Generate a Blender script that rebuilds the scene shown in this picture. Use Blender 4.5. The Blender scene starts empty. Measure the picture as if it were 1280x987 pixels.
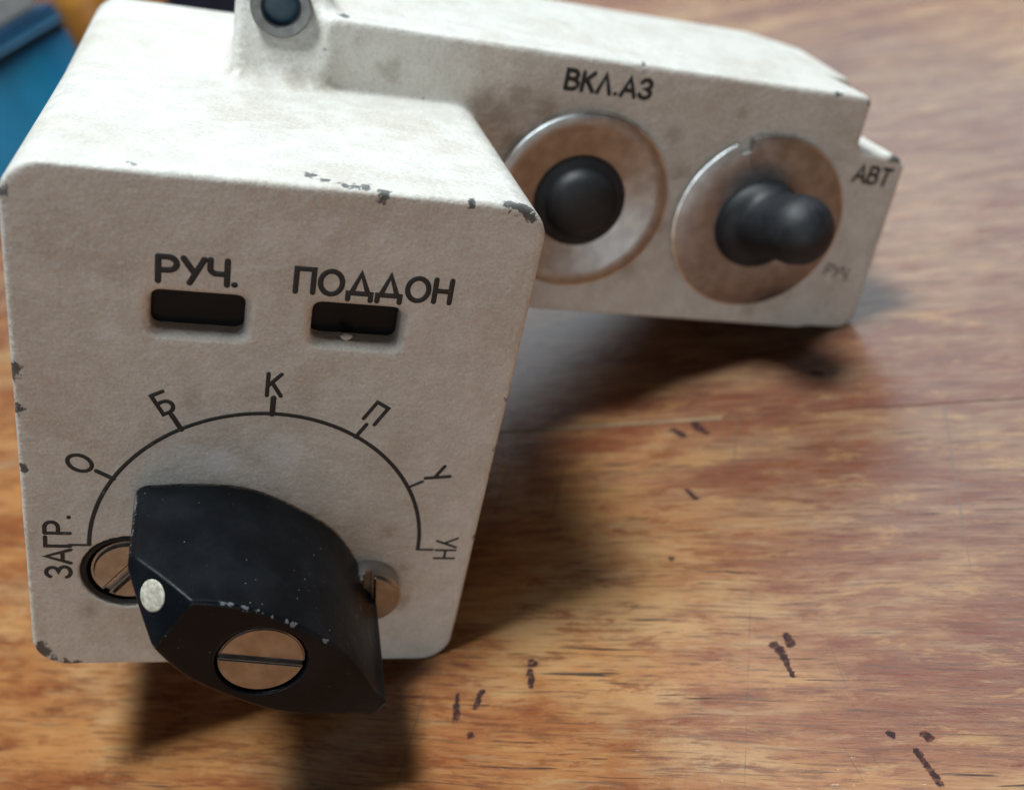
import bpy, bmesh, math, random
import numpy as np
from mathutils import Vector, Matrix

random.seed(7)
sc = bpy.context.scene
COL = sc.collection

# ------------------------------------------------------------------ frames
# Device frame in millimetres: x along the panel, y into depth, z up the panel.
# The unit lies tipped over: it rests on the lower right edge of its front
# block and on the lower right end of its side arm, so the device frame is
# rolled by TILT against the table (world z = 0).
TILT = math.radians(25.62)
Q = np.array([59.1, 0.0, 0.0])
LIFT = -0.00132
ROOT = Matrix.Translation((0, 0, LIFT)) @ Matrix.Rotation(TILT, 4, 'Y')
def L(p):                                        # device mm -> local metres
    return tuple((np.asarray(p, float) - Q) * 0.001)

# ------------------------------------------------------------------ camera
cam_d = bpy.data.cameras.new('camera')
cam = bpy.data.objects.new('camera', cam_d); COL.objects.link(cam)
Rc = np.array([[0.9609, -0.2038, 0.1893], [0.0530, -0.5330, -0.8450], [0.2730, 0.8210, -0.5010]])
Rx = Vector(Rc[0]).normalized(); Rz = Vector(-Rc[2]).normalized()
Ry = Rz.cross(Rx).normalized(); Rx = Ry.cross(Rz)
M = Matrix((Rx, Ry, Rz)).transposed().to_4x4()
M.translation = L((22.55, -113.73, 117.76))
cam.matrix_world = ROOT @ M
cam_d.sensor_fit = 'HORIZONTAL'; cam_d.sensor_width = 36.0
cam_d.lens = 1317.4 / 1280 * 36.0
cam_d.clip_start = 0.005; cam_d.clip_end = 50
cam_d.dof.use_dof = True
cam_d.dof.focus_distance = 0.131
cam_d.dof.aperture_fstop = 17.0
sc.camera = cam

# ------------------------------------------------------------------ light
w = bpy.data.worlds.new('World'); sc.world = w; w.use_nodes = True
bg = w.node_tree.nodes['Background']
bg.inputs[0].default_value = (0.80, 0.86, 1.0, 1); bg.inputs[1].default_value = 0.015

def area(name, loc, target, sx, sy, power, col):
    d = bpy.data.lights.new(name, 'AREA'); d.shape = 'RECTANGLE'
    d.size = sx; d.size_y = sy; d.energy = power; d.color = col
    o = bpy.data.objects.new(name, d); COL.objects.link(o)
    o.location = loc
    o.rotation_euler = (Vector(target) - Vector(loc)).to_track_quat('-Z', 'Y').to_euler()
    return o
area('ceiling_lamp', (-0.02, 0.06, 1.7), (0, 0.03, 0), 0.40, 0.40, 41, (0.89, 0.975, 1.0))
area('window_light', (0.80, 1.50, 1.42), (0.1, 0, 0.05), 2.4, 1.9, 31, (0.80, 0.92, 1.0))
area('front_fill_light', (-0.4, -2.3, 0.34), (0, 0, 0.03), 1.7, 0.55, 12.0, (0.80, 0.93, 1.0))  # added fill lamp behind the camera, brightens the front panel

sc.view_settings.view_transform = 'Standard'; sc.view_settings.look = 'None'
sc.view_settings.exposure = 0.0; sc.view_settings.gamma = 1.0
sc.view_settings.use_curve_mapping = False
sc.cycles.max_bounces = 5; sc.cycles.diffuse_bounces = 3; sc.cycles.caustics_reflective = False; sc.cycles.caustics_refractive = False

# ------------------------------------------------------------------ node kit
class NT:
    def __init__(s, name):
        s.m = bpy.data.materials.new(name); s.m.use_nodes = True
        s.t = s.m.node_tree; s.b = s.t.nodes['Principled BSDF']
        s.tc = s.t.nodes.new('ShaderNodeTexCoord')
    def put(s, sock, v):
        if hasattr(v, 'is_linked') or isinstance(v, bpy.types.NodeSocket): s.t.links.new(v, sock)
        elif v is not None: sock.default_value = v
    def math(s, op, a, b=None, clamp=False):
        n = s.t.nodes.new('ShaderNodeMath'); n.operation = op; n.use_clamp = clamp
        s.put(n.inputs[0], a); s.put(n.inputs[1], b); return n.outputs[0]
    def vec(s, op, a, b=None):
        n = s.t.nodes.new('ShaderNodeVectorMath'); n.operation = op
        s.put(n.inputs[0], a); s.put(n.inputs[1], b)
        return n.outputs['Value'] if op in ('DOT_PRODUCT', 'LENGTH', 'DISTANCE') else n.outputs['Vector']
    def comb(s, x, y, z=0.0):
        n = s.t.nodes.new('ShaderNodeCombineXYZ')
        for i, v in enumerate((x, y, z)): s.put(n.inputs[i], v)
        return n.outputs[0]
    def noise(s, co, scale, detail=3.0, rough=0.55, dist=0.0):
        n = s.t.nodes.new('ShaderNodeTexNoise')
        s.put(n.inputs['Vector'], co); n.inputs['Scale'].default_value = scale
        n.inputs['Detail'].default_value = detail; n.inputs['Roughness'].default_value = rough
        n.inputs['Distortion'].default_value = dist; return n.outputs['Fac']
    def voro(s, co, scale):
        n = s.t.nodes.new('ShaderNodeTexVoronoi'); s.put(n.inputs['Vector'], co)
        n.inputs['Scale'].default_value = scale; return n.outputs['Distance']
    def ramp(s, f, lo, hi, a=0.0, b=1.0):
        n = s.t.nodes.new('ShaderNodeMapRange'); n.clamp = True; n.interpolation_type = 'SMOOTHSTEP'
        s.put(n.inputs[0], f)
        for i, v in enumerate((lo, hi, a, b)): n.inputs[i + 1].default_value = v
        return n.outputs[0]
    def mix(s, f, a, b, mode='MIX'):
        n = s.t.nodes.new('ShaderNodeMix'); n.data_type = 'RGBA'; n.blend_type = mode
        s.put(n.inputs[0], f)
        for i, v in ((6, a), (7, b)):
            s.put(n.inputs[i], (*v, 1) if isinstance(v, tuple) and len(v) == 3 else v)
        return n.outputs[2]
    def bump(s, h, strength, dist):
        n = s.t.nodes.new('ShaderNodeBump'); n.inputs['Strength'].default_value = strength
        n.inputs['Distance'].default_value = dist; s.put(n.inputs['Height'], h); return n.outputs[0]
    def out(s, col, rough, metal=0.0, normal=None, **kw):
        b = s.b
        s.put(b.inputs['Base Color'], (*col, 1) if isinstance(col, tuple) and len(col) == 3 else col)
        s.put(b.inputs['Roughness'], rough); s.put(b.inputs['Metallic'], metal)
        if normal is not None: s.put(b.inputs['Normal'], normal)
        for k, v in kw.items(): s.put(b.inputs[k], v)
        return s.m
    def spots(s, co, pts, wob):
        """mask of blobs: pts = [(point, radius)], edge wobbled by a noise"""
        acc = None
        for p, r in pts:
            d = s.math('ADD', s.vec('DISTANCE', co, p), wob)
            k = s.ramp(d, r * 0.90, r * 1.05, 1.0, 0.0)
            acc = k if acc is None else s.math('MAXIMUM', acc, k)
        return acc
    def seg(s, co, a, b, r, wob):
        """mask of a stroke from a to b"""
        ab = Vector(b) - Vector(a); l2 = ab.length_squared
        pa = s.vec('SUBTRACT', co, tuple(a))
        h = s.math('DIVIDE', s.vec('DOT_PRODUCT', pa, tuple(ab)), l2, True)
        n = s.t.nodes.new('ShaderNodeVectorMath'); n.operation = 'SCALE'
        n.inputs[0].default_value = tuple(ab); s.put(n.inputs['Scale'], h)
        d = s.math('ADD', s.vec('DISTANCE', pa, n.outputs[0]), wob)
        return s.ramp(d, r * 0.75, r * 1.15, 1.0, 0.0)

def simple(name, col, rough, metal=0.0, nscale=600, namp=0.25, bscale=None, bdist=0.0, **kw):
    n = NT(name); co = n.tc.outputs['Object']
    f = n.noise(co, nscale, 4)
    c = n.mix(n.ramp(f, 0.3, 0.75), tuple(x * (1 - namp) for x in col), tuple(min(1, x * (1 + namp)) for x in col))
    r = n.math('ADD', n.math('MULTIPLY', n.noise(co, nscale * 0.5, 3), 0.2), rough - 0.1)
    nb = n.bump(n.noise(co, bscale, 3), 0.6, bdist) if bscale else None
    return n.out(c, r, metal, nb, **kw)

# --- cream paint of the casting, with its own chips and stains (distance fields stored on the mesh)
STAINS = [((70.5, 45.2, 73.8), 2.0), ((93, 45.5, 72), 1.8), ((91, 45.5, 47.5), 2.2), ((66, 45, 68), 2.2), ((117, 46, 41.8), 1.6), ((8, 0, 10.5), 1.5), ((50.5, 0, 12), 1.6), ((50, 0, 18.5), 1.2), ((39, 0, 24.5), 1.2), ((45.4, 45, 76.3), 2.0), ((24.6, 46, 74.2), 1.5), ((60, 45, 73.6), 2.4), ((63.5, 45, 72), 2.4), ((66, 45, 75), 2.0),
    ((104, 45.6, 77), 1.3), ((123.6, 46, 45.7), 0.9), ((40, 44.6, 79.8), 0.7), ((96, 45.5, 66), 1.9), ((95, 45.5, 56), 1.6),
    ((32, 43.6, 72.6), 2.6), ((35, 43.8, 72.6), 2.4), ((23.5, 44.5, 72.8), 1.6), ((37.5, 0, 28.5), 0.7), ((47, 0, 25.2), 1.1), ((36.7, 0, 50.3), 0.4), ((27, 0, 31), 1.6), ((20, 0, 45), 1.3)]
SCUFFS = [((27.7, 0, 67.6), 1.5), ((36.6, 0, 48.6), 0.8), ((34, 0, 69.5), 1.6), ((40, 0, 69), 1.2), ((36.3, 0, 45.5), 0.9),
    ((25.6, 0, 51.5), 0.8), ((33, 0, 67), 1.3), ((10.5, 0, 54), 1.4), ((9, 0, 60), 1.1), ((24, 0, 36), 2.2), ((32, 0, 38), 2.6)]
CHIPS = [((40.2, 0, 73.9), 0.85), ((50.2, 0, 74.3), 0.65), ((55.4, 0.3, 74.5), 0.8), ((56.9, 0, 74.0), 0.9), ((58.2, 0, 73.3), 0.7),
    ((32.0, 3.6, 74.2), 0.8), ((33.4, 2.4, 74.2), 0.65), ((35.6, 1.4, 74.3), 0.7), ((36.9, 1.3, 74.3), 0.65), ((38.1, 1.2, 74.3), 0.6),
    ((13.0, 1.8, 73.9), 0.5),
    ((-0.5, 0.3, 69.8), 0.9), ((-0.1, 0.1, 48.4), 0.95), ((0.0, 0.1, 47.2), 0.85), ((0.3, 0, 42.8), 0.6), ((0.4, 0, 34), 0.6),
    
    ((1.7, 0, 3.6), 1.05), ((2.4, 0, 2.4), 0.95), ((4.7, 0, 0.5), 0.7), ((6.1, 0, 0.3), 0.65), ((3.2, 0.3, 1.2), 0.5),
    ((60.4, 0, 51), 0.5), ((60.3, 0, 47.5), 0.4), ((60.2, 0, 39.6), 0.55), ((60.1, 0, 35), 0.35), ((59.8, 0, 24), 0.35),
    ((127.6, 46, 81.6), 1.3), ((128, 46, 80.2), 0.9), ((135.4, 46, 72.7), 1.1), ((85, 45.5, 82.6), 0.6), ((120, 46.1, 82.6), 0.6),
    ((36.4, 46, 80.5), 0.9), ((36.0, 45.6, 78.2), 0.7), ((38, 47, 82.6), 0.8), ((55.5, 44.8, 72.3), 0.4), ((51, 44.8, 72.4), 0.5)]
def store_dist(me, name, pts):
    V = np.empty(len(me.vertices) * 3, np.float32); me.vertices.foreach_get('co', V); V = V.reshape(-1, 3)
    D = np.full(len(V), 0.004, np.float32)
    for p, r in pts:
        d = np.linalg.norm(V - np.array(L(p), np.float32), axis=1) - r * 0.001
        np.minimum(D, d, out=D)
    a = me.attributes.new(name, 'FLOAT', 'POINT'); a.data.foreach_set('value', D * 1000.0)

def paint():
    n = NT('cream_hammer_paint'); co = n.tc.outputs['Object']
    def att(nm):
        a = n.t.nodes.new('ShaderNodeAttribute'); a.attribute_name = nm; return a.outputs['Fac']
    big = n.noise(co, 60, 4, 0.65, 0.4); mid = n.noise(co, 260, 4, 0.65)
    base = n.mix(n.ramp(mid, 0.35, 0.68), (0.600, 0.575, 0.522), (0.685, 0.664, 0.616))
    base = n.mix(n.math('MULTIPLY', n.ramp(big, 0.46, 0.67), 0.38), base, (0.450, 0.375, 0.285))
    fine = n.noise(co, 2300, 3, 0.7)
    base = n.mix(n.ramp(fine, 0.54, 0.68, 0, 0.55), base, (0.80, 0.79, 0.77))
    base = n.mix(n.ramp(fine, 0.46, 0.33, 0, 0.45), base, (0.38, 0.35, 0.31))
    wob = n.math('MULTIPLY', n.math('SUBTRACT', n.noise(co, 900, 4, 0.75), 0.5), 4.2)
    base = n.mix(n.ramp(n.math('ADD', att('stain'), wob), -1.6, 0.8, 0.42, 0.0), base, (0.22, 0.165, 0.11))
    base = n.mix(n.ramp(n.math('ADD', att('scuff'), wob), -1.0, 0.8, 0.45, 0.0), base, (0.76, 0.76, 0.77))
    ch = n.ramp(n.math('ADD', att('chip'), wob), -0.05, 0.12, 1.0, 0.0)
    col = n.mix(ch, base, n.mix(fine, (0.045, 0.045, 0.045), (0.16, 0.155, 0.15)))
    rough = n.math('ADD', n.math('MULTIPLY', mid, 0.2), 0.38)
    h = n.noise(co, 900, 2, 0.6)
    return n.out(col, rough, 0.0, n.bump(h, 0.7, 0.00022))

def wood(name, seed):
    n = NT(name); P = n.tc.outputs['Object']
    ga = math.radians(-24.5); g = (math.cos(ga), math.sin(ga), 0); q = (-math.sin(ga), math.cos(ga), 0)
    wa = n.math('MULTIPLY', n.math('SUBTRACT', n.noise(P, 14, 2), 0.5), 0.006)
    al = n.vec('DOT_PRODUCT', P, g); ac = n.math('ADD', n.vec('DOT_PRODUCT', P, q), wa)
    def st(fa, fc, off, detail=4, rough=0.6, dist=0.0):
        return n.noise(n.comb(n.math('MULTIPLY', al, fa), n.math('MULTIPLY', ac, fc), seed + off), 1.0, detail, rough, dist)
    broad = st(20, 80, 0.0, 4, 0.6, 0.15); streak = st(80, 480, 3.1, 5, 0.7, 0.1); hair = st(120, 2100, 7.7, 3, 0.65)
    worn = n.noise(n.comb(n.math('MULTIPLY', al, 22), n.math('MULTIPLY', ac, 48), seed + 11), 1.0, 5, 0.68, 0.15)
    c = n.mix(n.ramp(broad, 0.35, 0.66), (0.225, 0.072, 0.026), (0.385, 0.168, 0.058))
    c = n.mix(n.ramp(worn, 0.49, 0.65, 0, 0.60), c, (0.445, 0.275, 0.130))
    # the wood turns darker and greyish pink over a wide patch beside the unit
    tone_patch = n.math('ADD', n.vec('DISTANCE', n.vec('MULTIPLY', P, (1.0, 0.55, 0.0)), (0.120, 0.040, 0.0)), n.math('MULTIPLY', n.math('SUBTRACT', worn, 0.5), 0.10))
    tone_patch = n.ramp(tone_patch, 0.045, 0.115, 0.66, 0.0)
    c = n.mix(tone_patch, c, n.mix(n.ramp(broad, 0.40, 0.60), (0.125, 0.058, 0.048), (0.175, 0.120, 0.095)))
    bl = st(85, 300, 51, 5, 0.75, 0.3)
    c = n.mix(n.ramp(bl, 0.53, 0.63, 0, 0.62), c, (0.165, 0.042, 0.015))
    c = n.mix(n.ramp(bl, 0.46, 0.36, 0, 0.45), c, (0.410, 0.225, 0.085))
    c = n.mix(n.ramp(streak, 0.53, 0.67, 0, 0.58), c, (0.120, 0.030, 0.014))
    c = n.mix(n.ramp(streak, 0.45, 0.32, 0, 0.38), c, (0.360, 0.240, 0.130))
    c = n.mix(n.ramp(hair, 0.52, 0.66, 0, 0.55), c, (0.075, 0.036, 0.023))
    c = n.mix(n.ramp(hair, 0.44, 0.30, 0, 0.26), c, (0.42, 0.28, 0.15))
    wob = n.math('MULTIPLY', n.math('SUBTRACT', n.noise(P, 1000, 3, 0.7), 0.5), 0.0013)
    # open pores and drying cracks along the grain
    crack = n.ramp(st(60, 1700, 31, 2, 0.5, 0.35), 0.668, 0.692)
    crack = n.math('MULTIPLY', crack, n.ramp(broad, 0.42, 0.52))
    c = n.mix(n.math('MULTIPLY', crack, 0.85), c, (0.030, 0.027, 0.028))
    # gouges and ink flecks
    marks = None
    for a, b, r in MARKS:
        k = n.seg(P, (a[0] * .001, a[1] * .001, 0), (b[0] * .001, b[1] * .001, 0), r * .001, wob)
        marks = k if marks is None else n.math('MAXIMUM', marks, k)
    c = n.mix(n.math('MULTIPLY', marks, n.ramp(n.noise(P, 1300, 2), 0.30, 0.55, 0.55, 0.95)), c, (0.030, 0.016, 0.020))
    for a, b, r in SCRATCHES:
        c = n.mix(n.math('MULTIPLY', n.seg(P, (a[0] * .001, a[1] * .001, 0), (b[0] * .001, b[1] * .001, 0), r * .001, 0.0), n.ramp(streak, 0.40, 0.62, 0.08, 0.50)), c, (0.085, 0.055, 0.038))
    # hair scratches across the grain
    scr = n.ramp(n.noise(n.comb(n.math('MULTIPLY', al, 700), n.math('MULTIPLY', ac, 9), seed + 41), 1.0, 1), 0.735, 0.765, 0, 0.5)
    c = n.mix(scr, c, (0.13, 0.085, 0.06))
    rough = n.math('ADD', n.math('MULTIPLY', worn, 0.16), n.math('ADD', 0.07, n.math('MULTIPLY', streak, 0.10)))
    h = n.math('ADD', n.math('MULTIPLY', st(260, 1900, 5.5, 2), 0.5), n.math('MULTIPLY', n.noise(P, 2400, 1, 0.6), 0.22))
    return n.out(c, rough, 0.0, n.bump(h, 0.6, 0.00024), **{'IOR': 1.50, 'Specular IOR Level': n.math('SUBTRACT', 0.5, n.math('MULTIPLY', n.math('MAXIMUM', marks, crack), 0.42))})
SCRATCHES = [((46.5, -9.0), (33.9, -37.5), 0.10), ((53.1, -20.5), (50.0, -40.5), 0.08), ((47.4, -29.5), (47.5, -42.5), 0.07)]
MARKS = [((46.5, -19.6), (46.2, -24.4), 0.34), ((48.2, -17.9), (48.3, -19.3), 0.68), ((46.1, -18.5), (46.5, -20.6), 0.66), ((46.3, -20), (46.4, -22), .5),
         ((53.2, 33.2), (53.5, 31.2), 0.85), ((53.5, 31), (54.2, 29.5), 0.5), ((49.2, 33.4), (50.4, 30.8), 0.65),
         ((12.2, -8.6), (11.8, -11.4), 0.5), ((12.8, -7.4), (13, -7.6), 0.7), ((1.0, -8.6), (0.6, -10.5), 0.3), ((0.5, -10.4), (0.2, -12.5), 0.6), ((4.6, -9.5), (3.2, -11.8), 0.5), ((1.6, -16), (1.6, -16.4), .5),
         ((55.2, -40.5), (55.4, -45.5), 0.42), ((57.2, -38.9), (57.4, -39.4), 0.65), ((53.4, -37.2), (53.6, -37.4), .5),
         ((77.5, 36), (78.5, 35.2), 0.6), ((46.0, 17.2), (46.6, 14.6), 0.45), ((38.3, 3.6), (38.6, 3.4), .45)]

def knob_mat():
    n = NT('black_bakelite'); co = n.tc.outputs['Object']
    dust = n.ramp(n.noise(co, 1700, 3, 0.6), 0.70, 0.76, 0, 0.55)
    c = n.mix(n.ramp(n.noise(co, 160, 3), 0.4, 0.7), (0.004, 0.005, 0.007), (0.009, 0.011, 0.014))
    c = n.mix(dust, c, (0.10, 0.11, 0.12))
    sp = n.ramp(n.voro(co, 800), 0.05, 0.10, 0.45, 0.0)
    c = n.mix(n.math('MULTIPLY', sp, n.ramp(n.noise(co, 240, 2), 0.5, 0.6)), c, (0.30, 0.30, 0.29))
    wob = n.math('MULTIPLY', n.math('SUBTRACT', n.noise(co, 1100, 4, 0.7), 0.5), 0.0022)
    pts = []
    rr = random.Random(4)
    edge_pts = []
    for q in range(26):                              # rubbed line along the upper front edge
        u = rr.choice((rr.uniform(4, 9), rr.uniform(-5, 9), rr.uniform(6, 9)))
        edge_pts.append((u, -(6.75 - 0.0095 * u * u - max(0, u - 7) * .3), -20.85, rr.uniform(.12, .26)))
    for u, wv, y, r in edge_pts + [(12.0, 4.1, -20.8, .4), (-15.8, 2.2, -20.4, .3), (-13, -4.6, -9, .35), (-11.5, -5.1, -12, .3)] + [(18.55, 0, -0.8 - 0.75 * q, .30) for q in range(16)] + [(-18.0, -.2, -1 - 1.1 * q, .16) for q in range(6)]:
        pts.append((L(kp(u, wv, y)), r * 0.001))
    c = n.mix(n.math('MULTIPLY', n.spots(co, pts, wob), 0.42), c, (0.30, 0.33, 0.36))
    r = n.math('ADD', n.math('MULTIPLY', n.noise(co, 300, 3), 0.25), 0.22)
    return n.out(c, r, 0.0, n.bump(n.noise(co, 900, 2), 0.4, 0.00012), **{'Specular IOR Level': 0.17})

# ------------------------------------------------------------------ mesh kit
def link(name, me, mat, parent=None):
    o = bpy.data.objects.new(name, me); COL.objects.link(o)
    if mat: me.materials.clear(); me.materials.append(mat)
    if parent: o.parent = parent
    return o
def tag(o, label, cat, group=None):
    o['label'] = label; o['category'] = cat
    if group: o['group'] = group
def mesh(name, V, F, smooth=True):
    me = bpy.data.meshes.new(name); me.from_pydata([tuple(v) for v in V], [], F); me.update()
    if smooth: me.polygons.foreach_set('use_smooth', [True] * len(me.polygons))
    return me
def smooth_by_angle(me, deg):
    bm = bmesh.new(); bm.from_mesh(me)
    for e in bm.edges:
        e.smooth = not (len(e.link_faces) == 2 and e.calc_face_angle(0) > math.radians(deg))
    for f in bm.faces: f.smooth = True
    bm.to_mesh(me); bm.free()

def surfnet(fn, lo, hi, h):
    """naive surface nets of an implicit solid fn(x,y,z) < 0, device mm"""
    ax = [np.arange(lo[i], hi[i] + h, h, dtype=np.float32) for i in range(3)]
    X, Y, Z = np.meshgrid(*ax, indexing='ij', sparse=True)
    F = np.broadcast_to(fn(X, Y, Z), tuple(len(a) for a in ax)).astype(np.float32)
    S = F < 0
    cnt = np.zeros(tuple(n - 1 for n in F.shape), np.int8)
    corners = [(i, j, k) for i in (0, 1) for j in (0, 1) for k in (0, 1)]
    sl = lambda A, c: A[c[0]:A.shape[0] - 1 + c[0], c[1]:A.shape[1] - 1 + c[1], c[2]:A.shape[2] - 1 + c[2]]
    for c in corners: cnt += sl(S, c)
    act = np.argwhere((cnt > 0) & (cnt < 8))
    idx = np.full(cnt.shape, -1, np.int32); idx[tuple(act.T)] = np.arange(len(act))
    acc = np.zeros((len(act), 3)); num = np.zeros(len(act))
    val = {c: F[act[:, 0] + c[0], act[:, 1] + c[1], act[:, 2] + c[2]].astype(float) for c in corners}
    for a in corners:
        for d in range(3):
            if a[d] == 0:
                b = list(a); b[d] = 1; b = tuple(b)
                fa, fb = val[a], val[b]; m = (fa < 0) != (fb < 0)
                t = np.where(m, fa / np.where(m, fa - fb, 1), 0)
                pt = np.array(a, float)[None] + t[:, None] * (np.array(b) - np.array(a))[None]
                acc[m] += pt[m]; num[m] += 1
    V = (act + acc / num[:, None]) * h + np.array(lo)
    quads = []
    for d in range(3):
        A = np.take(S, range(0, S.shape[d] - 1), d); B_ = np.take(S, range(1, S.shape[d]), d)
        for flip in (0, 1):
            e = np.argwhere((A & ~B_) if not flip else (~A & B_))
            u, v = (d + 1) % 3, (d + 2) % 3
            ok = (e[:, u] > 0) & (e[:, v] > 0) & (e[:, u] < cnt.shape[u]) & (e[:, v] < cnt.shape[v]); e = e[ok]
            def cell(du, dv):
                c = e.copy(); c[:, u] += du; c[:, v] += dv; return idx[tuple(c.T)]
            qd = np.stack([cell(-1, -1), cell(0, -1), cell(0, 0), cell(-1, 0)], 1)
            if flip: qd = qd[:, ::-1]
            quads.append(qd)
    Fq = np.concatenate(quads); Fq = Fq[(Fq >= 0).all(1)]
    V = (V - Q) * 0.001
    me = bpy.data.meshes.new('net')
    me.vertices.add(len(V)); me.vertices.foreach_set('co', V.astype(np.float32).ravel())
    me.loops.add(Fq.size); me.loops.foreach_set('vertex_index', Fq.astype(np.int32).ravel())
    me.polygons.add(len(Fq)); me.polygons.foreach_set('loop_start', np.arange(0, Fq.size, 4, dtype=np.int32))
    me.polygons.foreach_set('use_smooth', np.ones(len(Fq), bool))
    me.update(); me.validate()
    return me
def smin(a, b, k):
    h = np.clip(0.5 + 0.5 * (b - a) / k, 0, 1); return b + (a - b) * h - k * h * (1 - h)
def smax(a, b, k): return -smin(-a, -b, k)
def rrect(x, z, x0, x1, z0, z1, r):
    qx = np.abs(x - (x0 + x1) / 2) - (x1 - x0) / 2 + r; qz = np.abs(z - (z0 + z1) / 2) - (z1 - z0) / 2 + r
    return np.minimum(np.maximum(qx, qz), 0) + np.sqrt(np.maximum(qx, 0) ** 2 + np.maximum(qz, 0) ** 2) - r
def edge(a, b, r):                                  # intersection of two solids with a rounded edge
    qa, qb = a + r, b + r
    return np.minimum(np.maximum(qa, qb), 0) + np.sqrt(np.maximum(qa, 0) ** 2 + np.maximum(qb, 0) ** 2) - r

def lathe(prof, c, seg=96, cut=None):
    """prof [(radius, y)] turned about the y axis through c=(x,z); cut(angle, r) may alter r"""
    V, F = [], []
    for r, y in prof:
        for k in range(seg):
            t = 2 * math.pi * k / seg; rr = cut(t, r) if cut else r
            V.append(L((c[0] + rr * math.cos(t), y, c[1] + rr * math.sin(t))))
    for i in range(len(prof) - 1):
        for k in range(seg):
            a, b = i * seg + k, i * seg + (k + 1) % seg
            F.append((a, b, b + seg, a + seg))
    F.append(tuple(range(seg))[::-1]); F.append(tuple((len(prof) - 1) * seg + k for k in range(seg)))
    me = mesh('lathe', V, F)
    bm = bmesh.new(); bm.from_mesh(me); bmesh.ops.recalc_face_normals(bm, faces=bm.faces); bm.to_mesh(me); bm.free()
    smooth_by_angle(me, 38); return me

# stroke lettering ---------------------------------------------------------
def arc(cx, cy, rx, ry, a0, a1, n=14):
    return [(cx + rx * math.cos(math.radians(a0 + (a1 - a0) * i / n)), cy + ry * math.sin(math.radians(a0 + (a1 - a0) * i / n))) for i in range(n + 1)]
GL = {
 'Р': (.56, [[(0, 0), (0, 1)], [(0, 1), (.28, 1)] + arc(.28, .73, .27, .27, 90, -90) + [(0, .46)]]),
 'У': (.62, [[(0, 1), (.33, .42)], [(.62, 1), (.20, 0)]]),
 'Ч': (.52, [[(0, 1), (0, .66)] + arc(.22, .66, .22, .22, 180, 270) + [(.52, .44)], [(.52, 1), (.52, 0)]]),
 '.': (.10, [[(.04, .04), (.06, .04)]]),
 'П': (.58, [[(0, 0), (0, 1), (.58, 1), (.58, 0)]]),
 'О': (.74, [arc(.37, .5, .37, .5, 0, 360, 32)]),
 'Д': (.78, [[(0, -.16), (0, .12), (.78, .12), (.78, -.16)], [(.10, .12), (.39, 1), (.68, .12)]]),
 'Н': (.56, [[(0, 0), (0, 1)], [(.56, 0), (.56, 1)], [(0, .5), (.56, .5)]]),
 'З': (.54, [arc(.25, .75, .25, .25, 160, -90) + arc(.25, .25, .28, .25, 90, -160)]),
 'А': (.68, [[(0, 0), (.34, 1), (.68, 0)], [(.12, .32), (.56, .32)]]),
 'Г': (.46, [[(0, 0), (0, 1), (.46, 1)]]),
 'Б': (.54, [[(.50, 1), (0, 1), (0, 0), (.26, 0)] + arc(.26, .28, .28, .28, -90, 90) + [(0, .56)]]),
 'К': (.54, [[(0, 0), (0, 1)], [(.50, 1), (0, .42)], [(.17, .60), (.54, 0)]]),
 'В': (.56, [[(0, 0), (0, 1), (.26, 1)] + arc(.26, .77, .24, .23, 90, -90) + [(0, .54)], [(.26, .54)] + arc(.28, .27, .28, .27, 90, -90) + [(0, 0)]]),
 'Л': (.62, [[(0, 0), (.31, 1), (.62, 0)]]),
 'Т': (.58, [[(0, 1), (.58, 1)], [(.29, 1), (.29, 0)]]),
}
def strokes_mesh(lines, r, proud, yfun):
    """flat rounded strokes lying on the panel; lines are lists of device (x,z)"""
    V, F = [], []; K = 8
    for ln in lines:
        P = [Vector((a, b)) for a, b in ln]
        P = [p for i, p in enumerate(P) if i == 0 or (p - P[i - 1]).length > 1e-4]
        if len(P) == 1: P.append(P[0] + Vector((1e-3, 0)))
        d0 = (P[1] - P[0]).normalized(); d1 = (P[-1] - P[-2]).normalized()
        rings = []
        for t in (90, 60, 30): rings.append((P[0] - d0 * r * math.sin(math.radians(t)), d0, max(.02, math.cos(math.radians(t)))))
        for i, p in enumerate(P):
            if i == 0: rings.append((p, d0, 1))
            elif i == len(P) - 1: rings.append((p, d1, 1))
            else:
                a = (p - P[i - 1]).normalized(); b = (P[i + 1] - p).normalized(); m = (a + b)
                m = m.normalized() if m.length > .2 else a
                rings.append((p, m, min(1.8, 1 / max(.4, m.dot(a)))))
        for t in (30, 60, 90): rings.append((P[-1] + d1 * r * math.sin(math.radians(t)), d1, max(.02, math.cos(math.radians(t)))))
        b0 = len(V)
        for p, d, s in rings:
            nn = Vector((-d.y, d.x))
            for k in range(K):
                t = 2 * math.pi * k / K; q2 = p + nn * (r * s * math.cos(t))
                V.append(L((q2.x, yfun(q2.x) - proud * math.sin(t) * min(s, 1), q2.y)))
        n = len(rings)
        for i in range(n - 1):
            for k in range(K):
                a, b = b0 + i * K + k, b0 + i * K + (k + 1) % K
                F.append((a, b, b + K, a + K))
        F.append(tuple(b0 + k for k in range(K))); F.append(tuple(b0 + (n - 1) * K + k for k in range(K))[::-1])
    return mesh('strokes', V, F)
def text_lines(txt, h, gap, centre, ang, wscale=1.0, jit=0.0):
    tot = sum(GL[c][0] * wscale for c in txt) * h + gap * (len(txt) - 1)
    x = -tot / 2; out = []; ca, sa = math.cos(ang), math.sin(ang)
    for c in txt:
        wd, ls = GL[c]; dy = random.uniform(-jit, jit)
        for ln in ls:
            pts = [(x + p[0] * wscale * h, (p[1] - .5) * h + dy) for p in ln]
            out.append([(centre[0] + a * ca - b * sa, centre[1] + a * sa + b * ca) for a, b in pts])
        x += wd * wscale * h + gap
    return out

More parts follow.
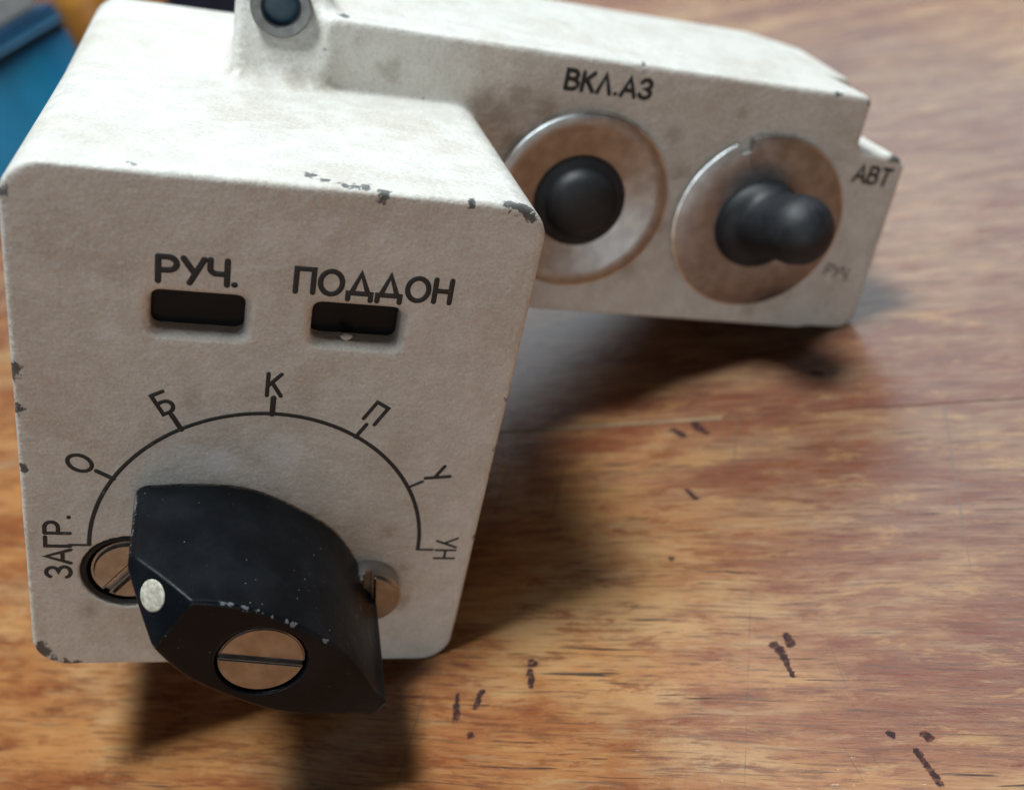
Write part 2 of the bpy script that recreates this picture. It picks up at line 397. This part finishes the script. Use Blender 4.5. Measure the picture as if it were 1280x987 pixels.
# ------------------------------------------------------------------ table
WOOD = [wood('worn_varnished_wood_%s' % s, v) for s, v in (('a', 1.3), ('b', 9.2), ('c', 17.9))]
tbl = bpy.data.objects.new('table_top', None); COL.objects.link(tbl)
tbl['kind'] = 'structure'; tbl['label'] = 'worn orange-brown varnished wooden table top'
ga = math.radians(-24.0); G = Vector((math.cos(ga), math.sin(ga))); N = Vector((-math.sin(ga), math.cos(ga)))
joints = [-0.317, -0.132, 0.0531, 0.238, 0.423, 0.608, 0.793, 0.978]
for i in range(len(joints) - 1):
    a, b = joints[i] + 0.00002, joints[i + 1] - 0.00002
    bm = bmesh.new(); vs = []
    for t, n_ in ((-0.9, a), (1.1, a), (1.1, b), (-0.9, b)):
        p = G * t + N * n_; vs.append((p.x, p.y))
    top = [bm.verts.new((x, y, 0)) for x, y in vs]; bot = [bm.verts.new((x, y, -0.022)) for x, y in vs]
    bm.faces.new(top); bm.faces.new(bot[::-1])
    for k in range(4): bm.faces.new((top[k], bot[k], bot[(k + 1) % 4], top[(k + 1) % 4]))
    bmesh.ops.recalc_face_normals(bm, faces=bm.faces)
    bmesh.ops.bevel(bm, geom=[e for e in bm.edges if all(v.co.z > -1e-6 for v in e.verts)], offset=0.00012, segments=2, affect='EDGES')
    me = bpy.data.meshes.new('plank'); bm.to_mesh(me); bm.free()
    link('plank', me, WOOD[i % 3], tbl)
bm = bmesh.new()
fill = simple('joint_filler', (0.25, 0.165, 0.09), 0.55, nscale=300)
for j, ta, tb in ((joints[2], -0.30, 0.040), (joints[3], -0.20, 0.60)):
    c = [G * ta + N * (j - .0004), G * tb + N * (j - .0004), G * tb + N * (j + .0004), G * ta + N * (j + .0004)]
    tv = [bm.verts.new((p.x, p.y, 0.00004)) for p in c]; bm.faces.new(tv)
me = bpy.data.meshes.new('filler'); bm.to_mesh(me); bm.free(); link('joint_filler', me, fill, tbl)

# ------------------------------------------------------------------ control unit
root = bpy.data.objects.new('control_unit', None); COL.objects.link(root)
root.matrix_world = ROOT
tag(root, 'cream painted metal control box with black rotary knob, tipped over on the wooden table', 'control box')
PAINT = paint()
YA = lambda x: 45.0 + 0.018 * (x - 60)              # front plane of the side arm
YB = lambda x: 0.0

def housing(x, y, z):
    # front block, drawn with a little draft
    t = z / 74.0
    ze = z + 0.046 * np.clip(y, 0, 46) * np.clip(t, 0, 1.2) + 0.0125 * (60 - x) * np.clip(t, 0, 1.2)
    xe = 30 + (x - 30.2 + 0.2 * (t - 0.0) ) * (30.0 / (28.95 + 1.05 * np.clip(t, -.2, 1.2)))
    d2 = rrect(xe, ze, -0.55, 60.35, 0, 74.65, 4.7)
    blk = edge(d2, -y, 0.65)
    blk = edge(blk, y - 89.0, 5.0)
    # side arm with a step at its right end
    xs = x + 0.17 * np.maximum(y - 45, 0) - 0.065 * (73 - z)
    a1 = rrect(xs, z, 36.0, 127.9, 39, 82.7, 1.6)
    a2 = rrect(xs, z, 50, 138.2, 39, 73.2, 2.6)
    arm = smin(a1, a2, 2.2)
    lowr = np.sqrt(np.maximum(xs - 134.5, 0) ** 2 + np.maximum(43.2 - z, 0) ** 2) - 4.2
    arm = np.where((xs > 134.5) & (z < 43.2), np.maximum(arm, lowr), arm)
    arm = edge(arm, YA(x) - y, 0.8)
    arm = edge(arm, (y - (66 + 0.42 * (z - 39))) * 0.92, 2.0)
    # deeper rear body behind the arm, a little lower than its top
    led = rrect(x - 0.03 * (73 - z), z, 39, 137, 39.4, 80.2, 2.0)
    led = edge(edge(led, 70 - y, .6), y - 103.0, 3.0)
    led = edge(led, (x - 137 + (y - 92) * 0.9) * 0.74, 2.0)
    arm = smin(arm, led, 0.6)
    d = smin(blk, arm, 1.0)
    # mounting lug with a bore, standing beside the arm on the block top
    lug = np.sqrt((x - 29.3) ** 2 + np.maximum(z - 83.0, 0) ** 2) - 6.6
    lug = np.maximum(lug, 60 - z)
    lug = edge(edge(lug, ((43.2 + 0.42 * (z - 72)) - y) * 0.9, 1.2), y - 62, 1.5)
    d = smin(d, lug, 3.2)
    d = np.maximum(d, -(np.sqrt((x - 29.0) ** 2 + (z - 82.9) ** 2) - 3.9))
    # indicator windows and the left screw's counterbore
    for x0, x1, dep in ((15.05, 25.75, 3.4), (33.6, 44.3, 4.4)):
        wn = edge(rrect(x, z, x0, x1, 54.3, 59.4, 1.0), y - dep, 0.1)
        d = smax(d, -wn, 0.3)
        cham = np.maximum((rrect(x, z, x0, x1, 54.3, 59.4, 1.0) - (0.80 - y)) * 0.707, y - 1.2)
        d = smax(d, -cham, 0.25)
    hole = np.maximum(np.sqrt((x - 12.9) ** 2 + (z - 17.3) ** 2) - 5.95, y - 3.0)
    d = smax(d, -hole, 0.25)
    return d
hm = surfnet(housing, (-2.6, -1.2, -1.6), (144.5, 104.6, 91.6), 0.42)
for nm, pts in (('chip', CHIPS), ('stain', STAINS), ('scuff', SCUFFS)): store_dist(hm, nm, pts)
link('housing', hm, PAINT, root)

def ink():
    n = NT('black_engraving_ink'); co = n.tc.outputs['Object']
    c = n.mix(n.ramp(n.noise(co, 700, 4, 0.7), 0.60, 0.72, 0, 0.55), (0.018, 0.018, 0.017), (0.27, 0.24, 0.21))
    return n.out(c, 0.6)
INK = ink()
INKW = simple('faded_engraving_ink', (0.13, 0.105, 0.085), 0.7, nscale=1200, namp=0.6)
def letter(txt, h, gap, centre, ang=0.0, r=0.26, yf=YB, mat=INK, ws=1.0, jit=0.03):
    return link('lettering', strokes_mesh(text_lines(txt, h, gap, centre, ang, ws, jit), r, 0.055, yf), mat, root)
letter('РУЧ.', 3.05, 0.68, (20.2, 62.55), math.radians(0.6), r=0.37, ws=1.20)
letter('ПОДДОН', 3.0, 0.80, (40.55, 62.5), math.radians(0.2), r=0.335, ws=1.16)
CX, CZ, RA = 29.9, 21.9, 21.75
link('dial_arc', strokes_mesh([arc(CX, CZ, RA, RA, 0.3, 179.7, 90)], 0.28, 0.05, YB), INK, root)
for k, a in enumerate((0, 30, 60, 90, 120, 150, 180)):
    ca, sa = math.cos(math.radians(a)), math.sin(math.radians(a))
    r1 = (23.9, 23.9, 24.0, 24.1, 24.1, 24.0, 24.2)[k]
    link('tick_mark', strokes_mesh([[(CX + ca * (RA - .1), CZ + sa * (RA - .1)), (CX + ca * r1, CZ + sa * r1)]], (0.2, .23, .28, .36, .33, .3, .2)[k], 0.06, YB), INK, root)
for txt, a, rr, h in (('О', 150, 26.25, 3.0), ('Б', 120, 26.1, 3.0), ('К', 90, 26.0, 3.15), ('П', 60, 26.0, 3.0), ('У', 30, 26.0, 3.1)):
    letter(txt, h, 0.4, (CX + rr * math.cos(math.radians(a)), CZ + rr * math.sin(math.radians(a))), math.radians(a - 90), r=0.27)
letter('УН', 2.9, 0.55, (55.7, 22.2), math.radians(-90), r=0.20, ws=0.92)
letter('ЗАГР.', 3.0, 0.62, (4.35, 21.5), math.radians(90), r=0.28, ws=1.10)
letter('ВКЛ.АЗ', 2.85, 0.80, (80.0, 78.75), math.radians(0.4), r=0.37, yf=YA, ws=1.18)
letter('АВТ', 2.9, 0.65, (132.2, 69.4), math.radians(-2), r=0.32, yf=YA, ws=1.1)
letter('РУЧ.', 2.3, 0.45, (132.6, 50.6), math.radians(-8), r=0.17, yf=YA, mat=INKW)

# indicator windows: dark glass set into the openings
GLASS = simple('dark_indicator_glass', (0.006, 0.0055, 0.005), 0.33, nscale=200, **{'Specular IOR Level': 0.18})
def slab(x0, x1, y0, y1, z0, z1, bev=0.1):
    bm = bmesh.new()
    bmesh.ops.create_cube(bm, size=1)
    for v in bm.verts:
        v.co = L((x0 if v.co.x < 0 else x1, y0 if v.co.y < 0 else y1, z0 if v.co.z < 0 else z1))
    bmesh.ops.bevel(bm, geom=bm.edges[:], offset=bev * .001, segments=2, affect='EDGES')
    me = bpy.data.meshes.new('slab'); bm.to_mesh(me); bm.free(); return me
link('indicator_window', slab(14.4, 26.4, 2.6, 3.8, 53.8, 59.9), GLASS, root)
w2 = link('indicator_window', slab(33.0, 44.9, 3.0, 4.6, 53.8, 59.9), GLASS, root)
DUST = simple('pale_dust', (0.55, 0.52, 0.50), 0.9)
def lump(c, r, seed):
    rnd = random.Random(seed); bm = bmesh.new(); bmesh.ops.create_icosphere(bm, subdivisions=2, radius=1)
    for v in bm.verts:
        k = rnd.uniform(.7, 1.15); v.co = L((c[0] + v.co.x * r[0] * k, c[1] + v.co.y * r[1] * k, c[2] + v.co.z * r[2] * k))
    me = bpy.data.meshes.new('lump'); bm.to_mesh(me); bm.free(); me.polygons.foreach_set('use_smooth', [True] * len(me.polygons)); return me
o = link('dust_fleck', lump((38.0, 1.2, 54.75), (.75, .6, .45), 3), DUST, w2)

# ------------------------------------------------------------------ screws in the panel
STEEL = simple('nickel_plated_steel', (0.38, 0.37, 0.36), 0.34, 1.0, nscale=500, namp=0.15, bscale=700, bdist=0.00004)
RUB = simple('black_rubber', (0.009, 0.0105, 0.014), 0.58, nscale=700, namp=0.4, bscale=900, bdist=0.00008, **{'Specular IOR Level': 0.55})
DARK = simple('dark_seal', (0.012, 0.010, 0.008), 0.6)
def slotted(c, r, y0, y1, ang, slot, dep, mat, parent, name, bev=0.35):
    """screw head as two half discs over a sunken slot floor"""
    bm = bmesh.new()
    def prism(pts, ya, yb, b):
        f = [bm.verts.new(L((p[0], ya, p[1]))) for p in pts]; k = [bm.verts.new(L((p[0], yb, p[1]))) for p in pts]
        n = len(pts); ff = bm.faces.new(f); bm.faces.new(k[::-1])
        sd = [bm.faces.new((f[i], k[i], k[(i + 1) % n], f[(i + 1) % n])) for i in range(n)]
        bmesh.ops.recalc_face_normals(bm, faces=[ff] + sd)
        if b: bmesh.ops.bevel(bm, geom=list(ff.edges), offset=b * .001, segments=3, affect='EDGES')
    ca, sa = math.cos(ang), math.sin(ang)
    t0 = math.degrees(math.asin(slot / 2 / r))
    for s in (0, 180):
        pts = arc(0, 0, r, r, s + t0, s + 180 - t0, 30)
        prism([(c[0] + a * ca - b * sa, c[1] + a * sa + b * ca) for a, b in pts], y0, y0 + dep + .1, bev)
    prism([(c[0] + (r - .03) * math.cos(2 * math.pi * k / 48), c[1] + (r - .03) * math.sin(2 * math.pi * k / 48)) for k in range(48)], y0 + dep, y1, 0)
    bmesh.ops.recalc_face_normals(bm, faces=bm.faces)
    me = bpy.data.meshes.new(name); bm.to_mesh(me); bm.free(); smooth_by_angle(me, 35)
    return link(name, me, mat, parent)
link('seal_ring', lathe([(5.9, 2.6), (5.9, 0.35), (5.6, 0.1), (5.2, 0.35), (5.0, 2.6)], (12.9, 17.3)), DARK, root)
slotted((13.1, 17.2), 4.85, 0.2, 3.2, math.radians(52), 0.9, 1.0, STEEL, root, 'panel_screw', 0.5)
slotted((45.2, 15.4), 4.5, -3.4, 1.5, math.radians(96), 0.9, 1.2, STEEL, root, 'panel_screw', 0.5)

# ------------------------------------------------------------------ rotary knob
KU = np.array([math.cos(math.radians(150)), math.sin(math.radians(150))]); KW = np.array([-KU[1], KU[0]])
def kp(u, wv, y):
    p = np.array([CX, CZ]) + KU * u + KW * wv; return (p[0], y, p[1])
def knob(x, y, z):
    px, pz = x - CX, z - CZ
    u = px * KU[0] + pz * KU[1]; v = px * KW[0] + pz * KW[1]
    t = np.clip(-y / 21.0, 0, 1); w0 = 8.0 - 1.45 * t; lu = 18.75 - 0.5 * t
    lin = 0.76 * (lu + 0.45 - np.abs(u))
    lin = np.where(u < 0, smax(lin, 1.75 + 0 * lin, 1.0), lin)
    prof = w0 / 8.0 * smin(8.15 * (1 - (u / 26.0) ** 2), lin, 3.2) + 0.25 * w0 / 8.0
    side = (np.abs(v) - prof) * 0.80
    end = np.abs(u) - lu + 0.25
    d = edge(side + 0 * end, end, 0.7)
    d = edge(d, -21.0 - y, 0.45)
    d = edge(d, y + 0.35, 0.2)
    cu, cy = 8.6, 6.9                                # chamfer normal (u, -y)
    ln = math.hypot(cu, cy)
    ch = ((u - 12.0) * cu + (-y - 21.0) * cy) / ln
    d = edge(d, ch, 0.25)
    hole = np.maximum(np.sqrt(px ** 2 + pz ** 2) - 5.45, y + 19.4)
    d = smax(d, -hole, 0.25)
    return d
kb = bpy.data.objects.new('rotary_knob', None); COL.objects.link(kb); kb.parent = root
KM = knob_mat()
link('knob_body', surfnet(knob, (11.5, -21.8, 9.5), (48.5, 0.4, 34.5), 0.2), KM, kb)
slotted((CX, CZ), 5.08, -20.75, -19.3, math.radians(-8), 0.85, 0.7, STEEL, kb, 'knob_screw', 0.18)
WHITE = simple('white_dot_paint', (0.47, 0.445, 0.37), 0.6, nscale=1600, namp=0.3, bscale=1500, bdist=0.0001)
# dot sits flat on the chamfered nose
nu, ny = 8.6 / math.hypot(8.6, 6.9), -6.9 / math.hypot(8.6, 6.9)
bm = bmesh.new(); ctr = (14.75, 0.0); yy = -21.0 + (14.75 - 12.0) * 8.6 / 6.9
ring = []
for rr, pr_ in ((1.9, -0.15), (1.9, 0.03), (1.7, 0.10), (0.9, 0.12)):
    row = []
    for k in range(40):
        t = 2 * math.pi * k / 40; a, b = rr * math.cos(t), rr * math.sin(t)
        u = ctr[0] + a * (-ny) + nu * pr_; y = yy + a * nu + ny * pr_
        row.append(bm.verts.new(L(kp(u, b, y))))
    ring.append(row)
for i in range(3):
    for k in range(40): bm.faces.new((ring[i][k], ring[i][(k + 1) % 40], ring[i + 1][(k + 1) % 40], ring[i + 1][k]))
bm.faces.new(ring[3]); bmesh.ops.recalc_face_normals(bm, faces=bm.faces)
me = bpy.data.meshes.new('dot'); bm.to_mesh(me); bm.free(); me.polygons.foreach_set('use_smooth', [True] * len(me.polygons))
link('pointer_dot', me, WHITE, kb)

# ------------------------------------------------------------------ push button and toggle on the arm
y1 = YA(79.5); c1 = (79.5, 59.2)
link('button_washer', lathe([(15.2, y1 + .3), (15.3, y1 - .7), (15.15, y1 - 1.0), (14.9, y1 - 1.1), (13.0, y1 - 1.1), (12.5, y1 - 1.0), (9.0, y1 - .45), (7.6, y1 - .2), (7.6, y1 + .3)], c1, 128), STEEL, root)
link('push_button', lathe([(7.75, y1 + .2), (7.75, y1 - .6), (7.3, y1 - .85), (6.4, y1 - .95), (5.9, y1 - 1.25), (5.65, y1 - 1.9), (5.2, y1 - 2.6), (4.3, y1 - 3.15), (3.0, y1 - 3.5), (1.5, y1 - 3.65), (.3, y1 - 3.7)], c1), RUB, root)
y2 = YA(112.8); c2 = (112.8, 58.6)
def notch(t, r):
    a = math.degrees(t) % 360
    return r - 2.0 if (112 < a < 121 and r > 14.5) else r
link('toggle_washer', lathe([(15.75, y2 + .3), (15.95, y2 - .7), (15.8, y2 - 1.0), (15.55, y2 - 1.1), (9.5, y2 - 1.0), (7.6, y2 - .9), (7.6, y2 + .3)], c2, 180, notch), STEEL, root)
def toggle(x, y, z):
    r = np.sqrt((x - c2[0]) ** 2 + (z - c2[1]) ** 2)
    base = edge(r - 8.0, (y2 - 3.0) - y, 2.2); base = np.maximum(base, y - y2)
    a = np.array([c2[0], y2 + 0.0, c2[1]]); b = np.array([115.4, 36.2, 61.7]); ab = b - a
    h = np.clip(((x - a[0]) * ab[0] + (y - a[1]) * ab[1] + (z - a[2]) * ab[2]) / (ab @ ab), 0, 1)
    cap = np.sqrt((x - a[0] - h * ab[0]) ** 2 + (y - a[1] - h * ab[1]) ** 2 + (z - a[2] - h * ab[2]) ** 2) - (5.65 + 0.0 * h)
    ball = np.sqrt((x - b[0]) ** 2 + (y - b[1]) ** 2 + (z - b[2]) ** 2) - 5.5
    return smin(smin(base, cap, 2.2), ball, 1.2)
link('toggle_lever', surfnet(toggle, (103, 29, 49), (123, 47, 69), 0.3), RUB, root)

RIM = simple('highlight_plate_rim', (0.78, 0.78, 0.77), 0.22, 1.0, nscale=500, namp=0.2)  # lighter metal that puts the highlight arc into the colour of the plate rims
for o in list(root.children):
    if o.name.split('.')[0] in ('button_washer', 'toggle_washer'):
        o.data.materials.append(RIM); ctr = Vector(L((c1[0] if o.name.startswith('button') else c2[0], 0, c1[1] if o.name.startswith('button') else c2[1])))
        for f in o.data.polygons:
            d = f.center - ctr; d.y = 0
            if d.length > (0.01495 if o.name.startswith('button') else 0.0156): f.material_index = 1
# bushing in the mounting lug
bush = link('lug_bushing', lathe([(4.2, 50.5), (4.3, 45.6), (4.0, 45.2), (2.9, 45.3), (2.65, 45.7), (2.65, 47.4)], (29.0, 82.9), 64), simple('grey_bushing', (0.22, 0.22, 0.215), 0.5, 0.5), root)
link('bushing_plug', lathe([(2.7, 47.8), (2.6, 47.1), (2.0, 46.9), (.3, 46.85)], (29.0, 82.9), 48), simple('dark_blue_plug', (0.02, 0.06, 0.10), 0.4), bush)

# ------------------------------------------------------------------ things behind
BLUE = simple('blue_plastic', (0.022, 0.40, 0.88), 0.4, nscale=40, namp=0.2)
BLUED = simple('dark_blue_plastic', (0.008, 0.07, 0.16), 0.5, nscale=40)
BLUEL = simple('blue_lid_plastic', (0.007, 0.075, 0.15), 0.5, nscale=40, namp=0.2)
def obox(name, P0, d, l0, l1, dep, z0, z1, mat, parent, bev=0.002):
    """box whose front face runs along direction d (plan angle) from P0"""
    d = Vector((math.cos(d), math.sin(d))); n = Vector((-d.y, d.x)); bm = bmesh.new(); bmesh.ops.create_cube(bm, size=1)
    for v in bm.verts:
        p = Vector(P0) + d * (l0 if v.co.x < 0 else l1) + n * (dep[0] if v.co.y < 0 else dep[1])
        v.co = (p.x, p.y, z0 if v.co.z < 0 else z1)
    bmesh.ops.recalc_face_normals(bm, faces=bm.faces)
    bmesh.ops.bevel(bm, geom=bm.edges[:], offset=bev, segments=3, affect='EDGES')
    me = bpy.data.meshes.new(name); bm.to_mesh(me); bm.free(); smooth_by_angle(me, 40)
    return link(name, me, mat, parent)
bx = bpy.data.objects.new('storage_box', None); COL.objects.link(bx)
tag(bx, 'blurred blue plastic box with a grooved lid behind the control box', 'box')
P0 = (-0.1272, 0.2764); A60 = math.radians(60)
obox('box_body', P0, A60, -0.15, 0.081, (0, 0.11), 0.0002, 0.0395, BLUE, bx)
obox('lid_seam', P0, A60, -0.146, 0.077, (0.004, 0.106), 0.0390, 0.0425, BLUED, bx, .0005)
obox('lid', P0, A60, -0.151, 0.082, (-0.0015, 0.112), 0.0420, 0.0465, BLUEL, bx)
obox('lid_rim', P0, A60, -0.147, 0.078, (0.004, 0.107), 0.0460, 0.0502, BLUED, bx, .001)
pp = obox('paper_pad', P0, A60, -0.11, 0.072, (0.006, 0.10), 0.0503, 0.0610, simple('grey_white_paper', (0.36, 0.40, 0.42), 0.8, nscale=60), None, .0012)
tag(pp, 'blurred grey-white pad lying on the blue box', 'pad')
def turned(name, c, prof, mat, parent=None, seg=64):
    V, F = [], []
    for r, z in prof:
        for k in range(seg):
            t = 2 * math.pi * k / seg; V.append((c[0] + r * math.cos(t), c[1] + r * math.sin(t), z))
    for i in range(len(prof) - 1):
        for k in range(seg):
            a, b = i * seg + k, i * seg + (k + 1) % seg; F.append((a, b, b + seg, a + seg))
    F.append(tuple(range(seg))[::-1]); F.append(tuple((len(prof) - 1) * seg + k for k in range(seg)))
    return link(name, mesh(name, V, F), mat, parent)
cup = turned('jar', (-0.0735, 0.3242), [(.011, .0002), (.0125, .0012), (.013, .004), (.013, .050), (.012, .054), (.0105, .056), (.0105, .064), (.009, .0645)],
             simple('amber_brown_glaze', (0.40, 0.175, 0.028), 0.4, nscale=50))
tag(cup, 'blurred amber-brown round jar behind the control box', 'jar')
cs = bpy.data.objects.new('instrument_case', None); COL.objects.link(cs)
tag(cs, 'dark navy case mostly hidden behind the control box', 'case')
NAVY = simple('navy_leatherette', (0.006, 0.012, 0.035), 0.55, nscale=80)
obox('case_body', (-0.064, 0.425), math.radians(-15), 0.0, 0.085, (0, 0.05), 0.0002, 0.034, NAVY, cs)
obox('case_lid', (-0.064, 0.425), math.radians(-15), -0.001, 0.086, (-0.001, 0.051), 0.0345, 0.046, NAVY, cs)
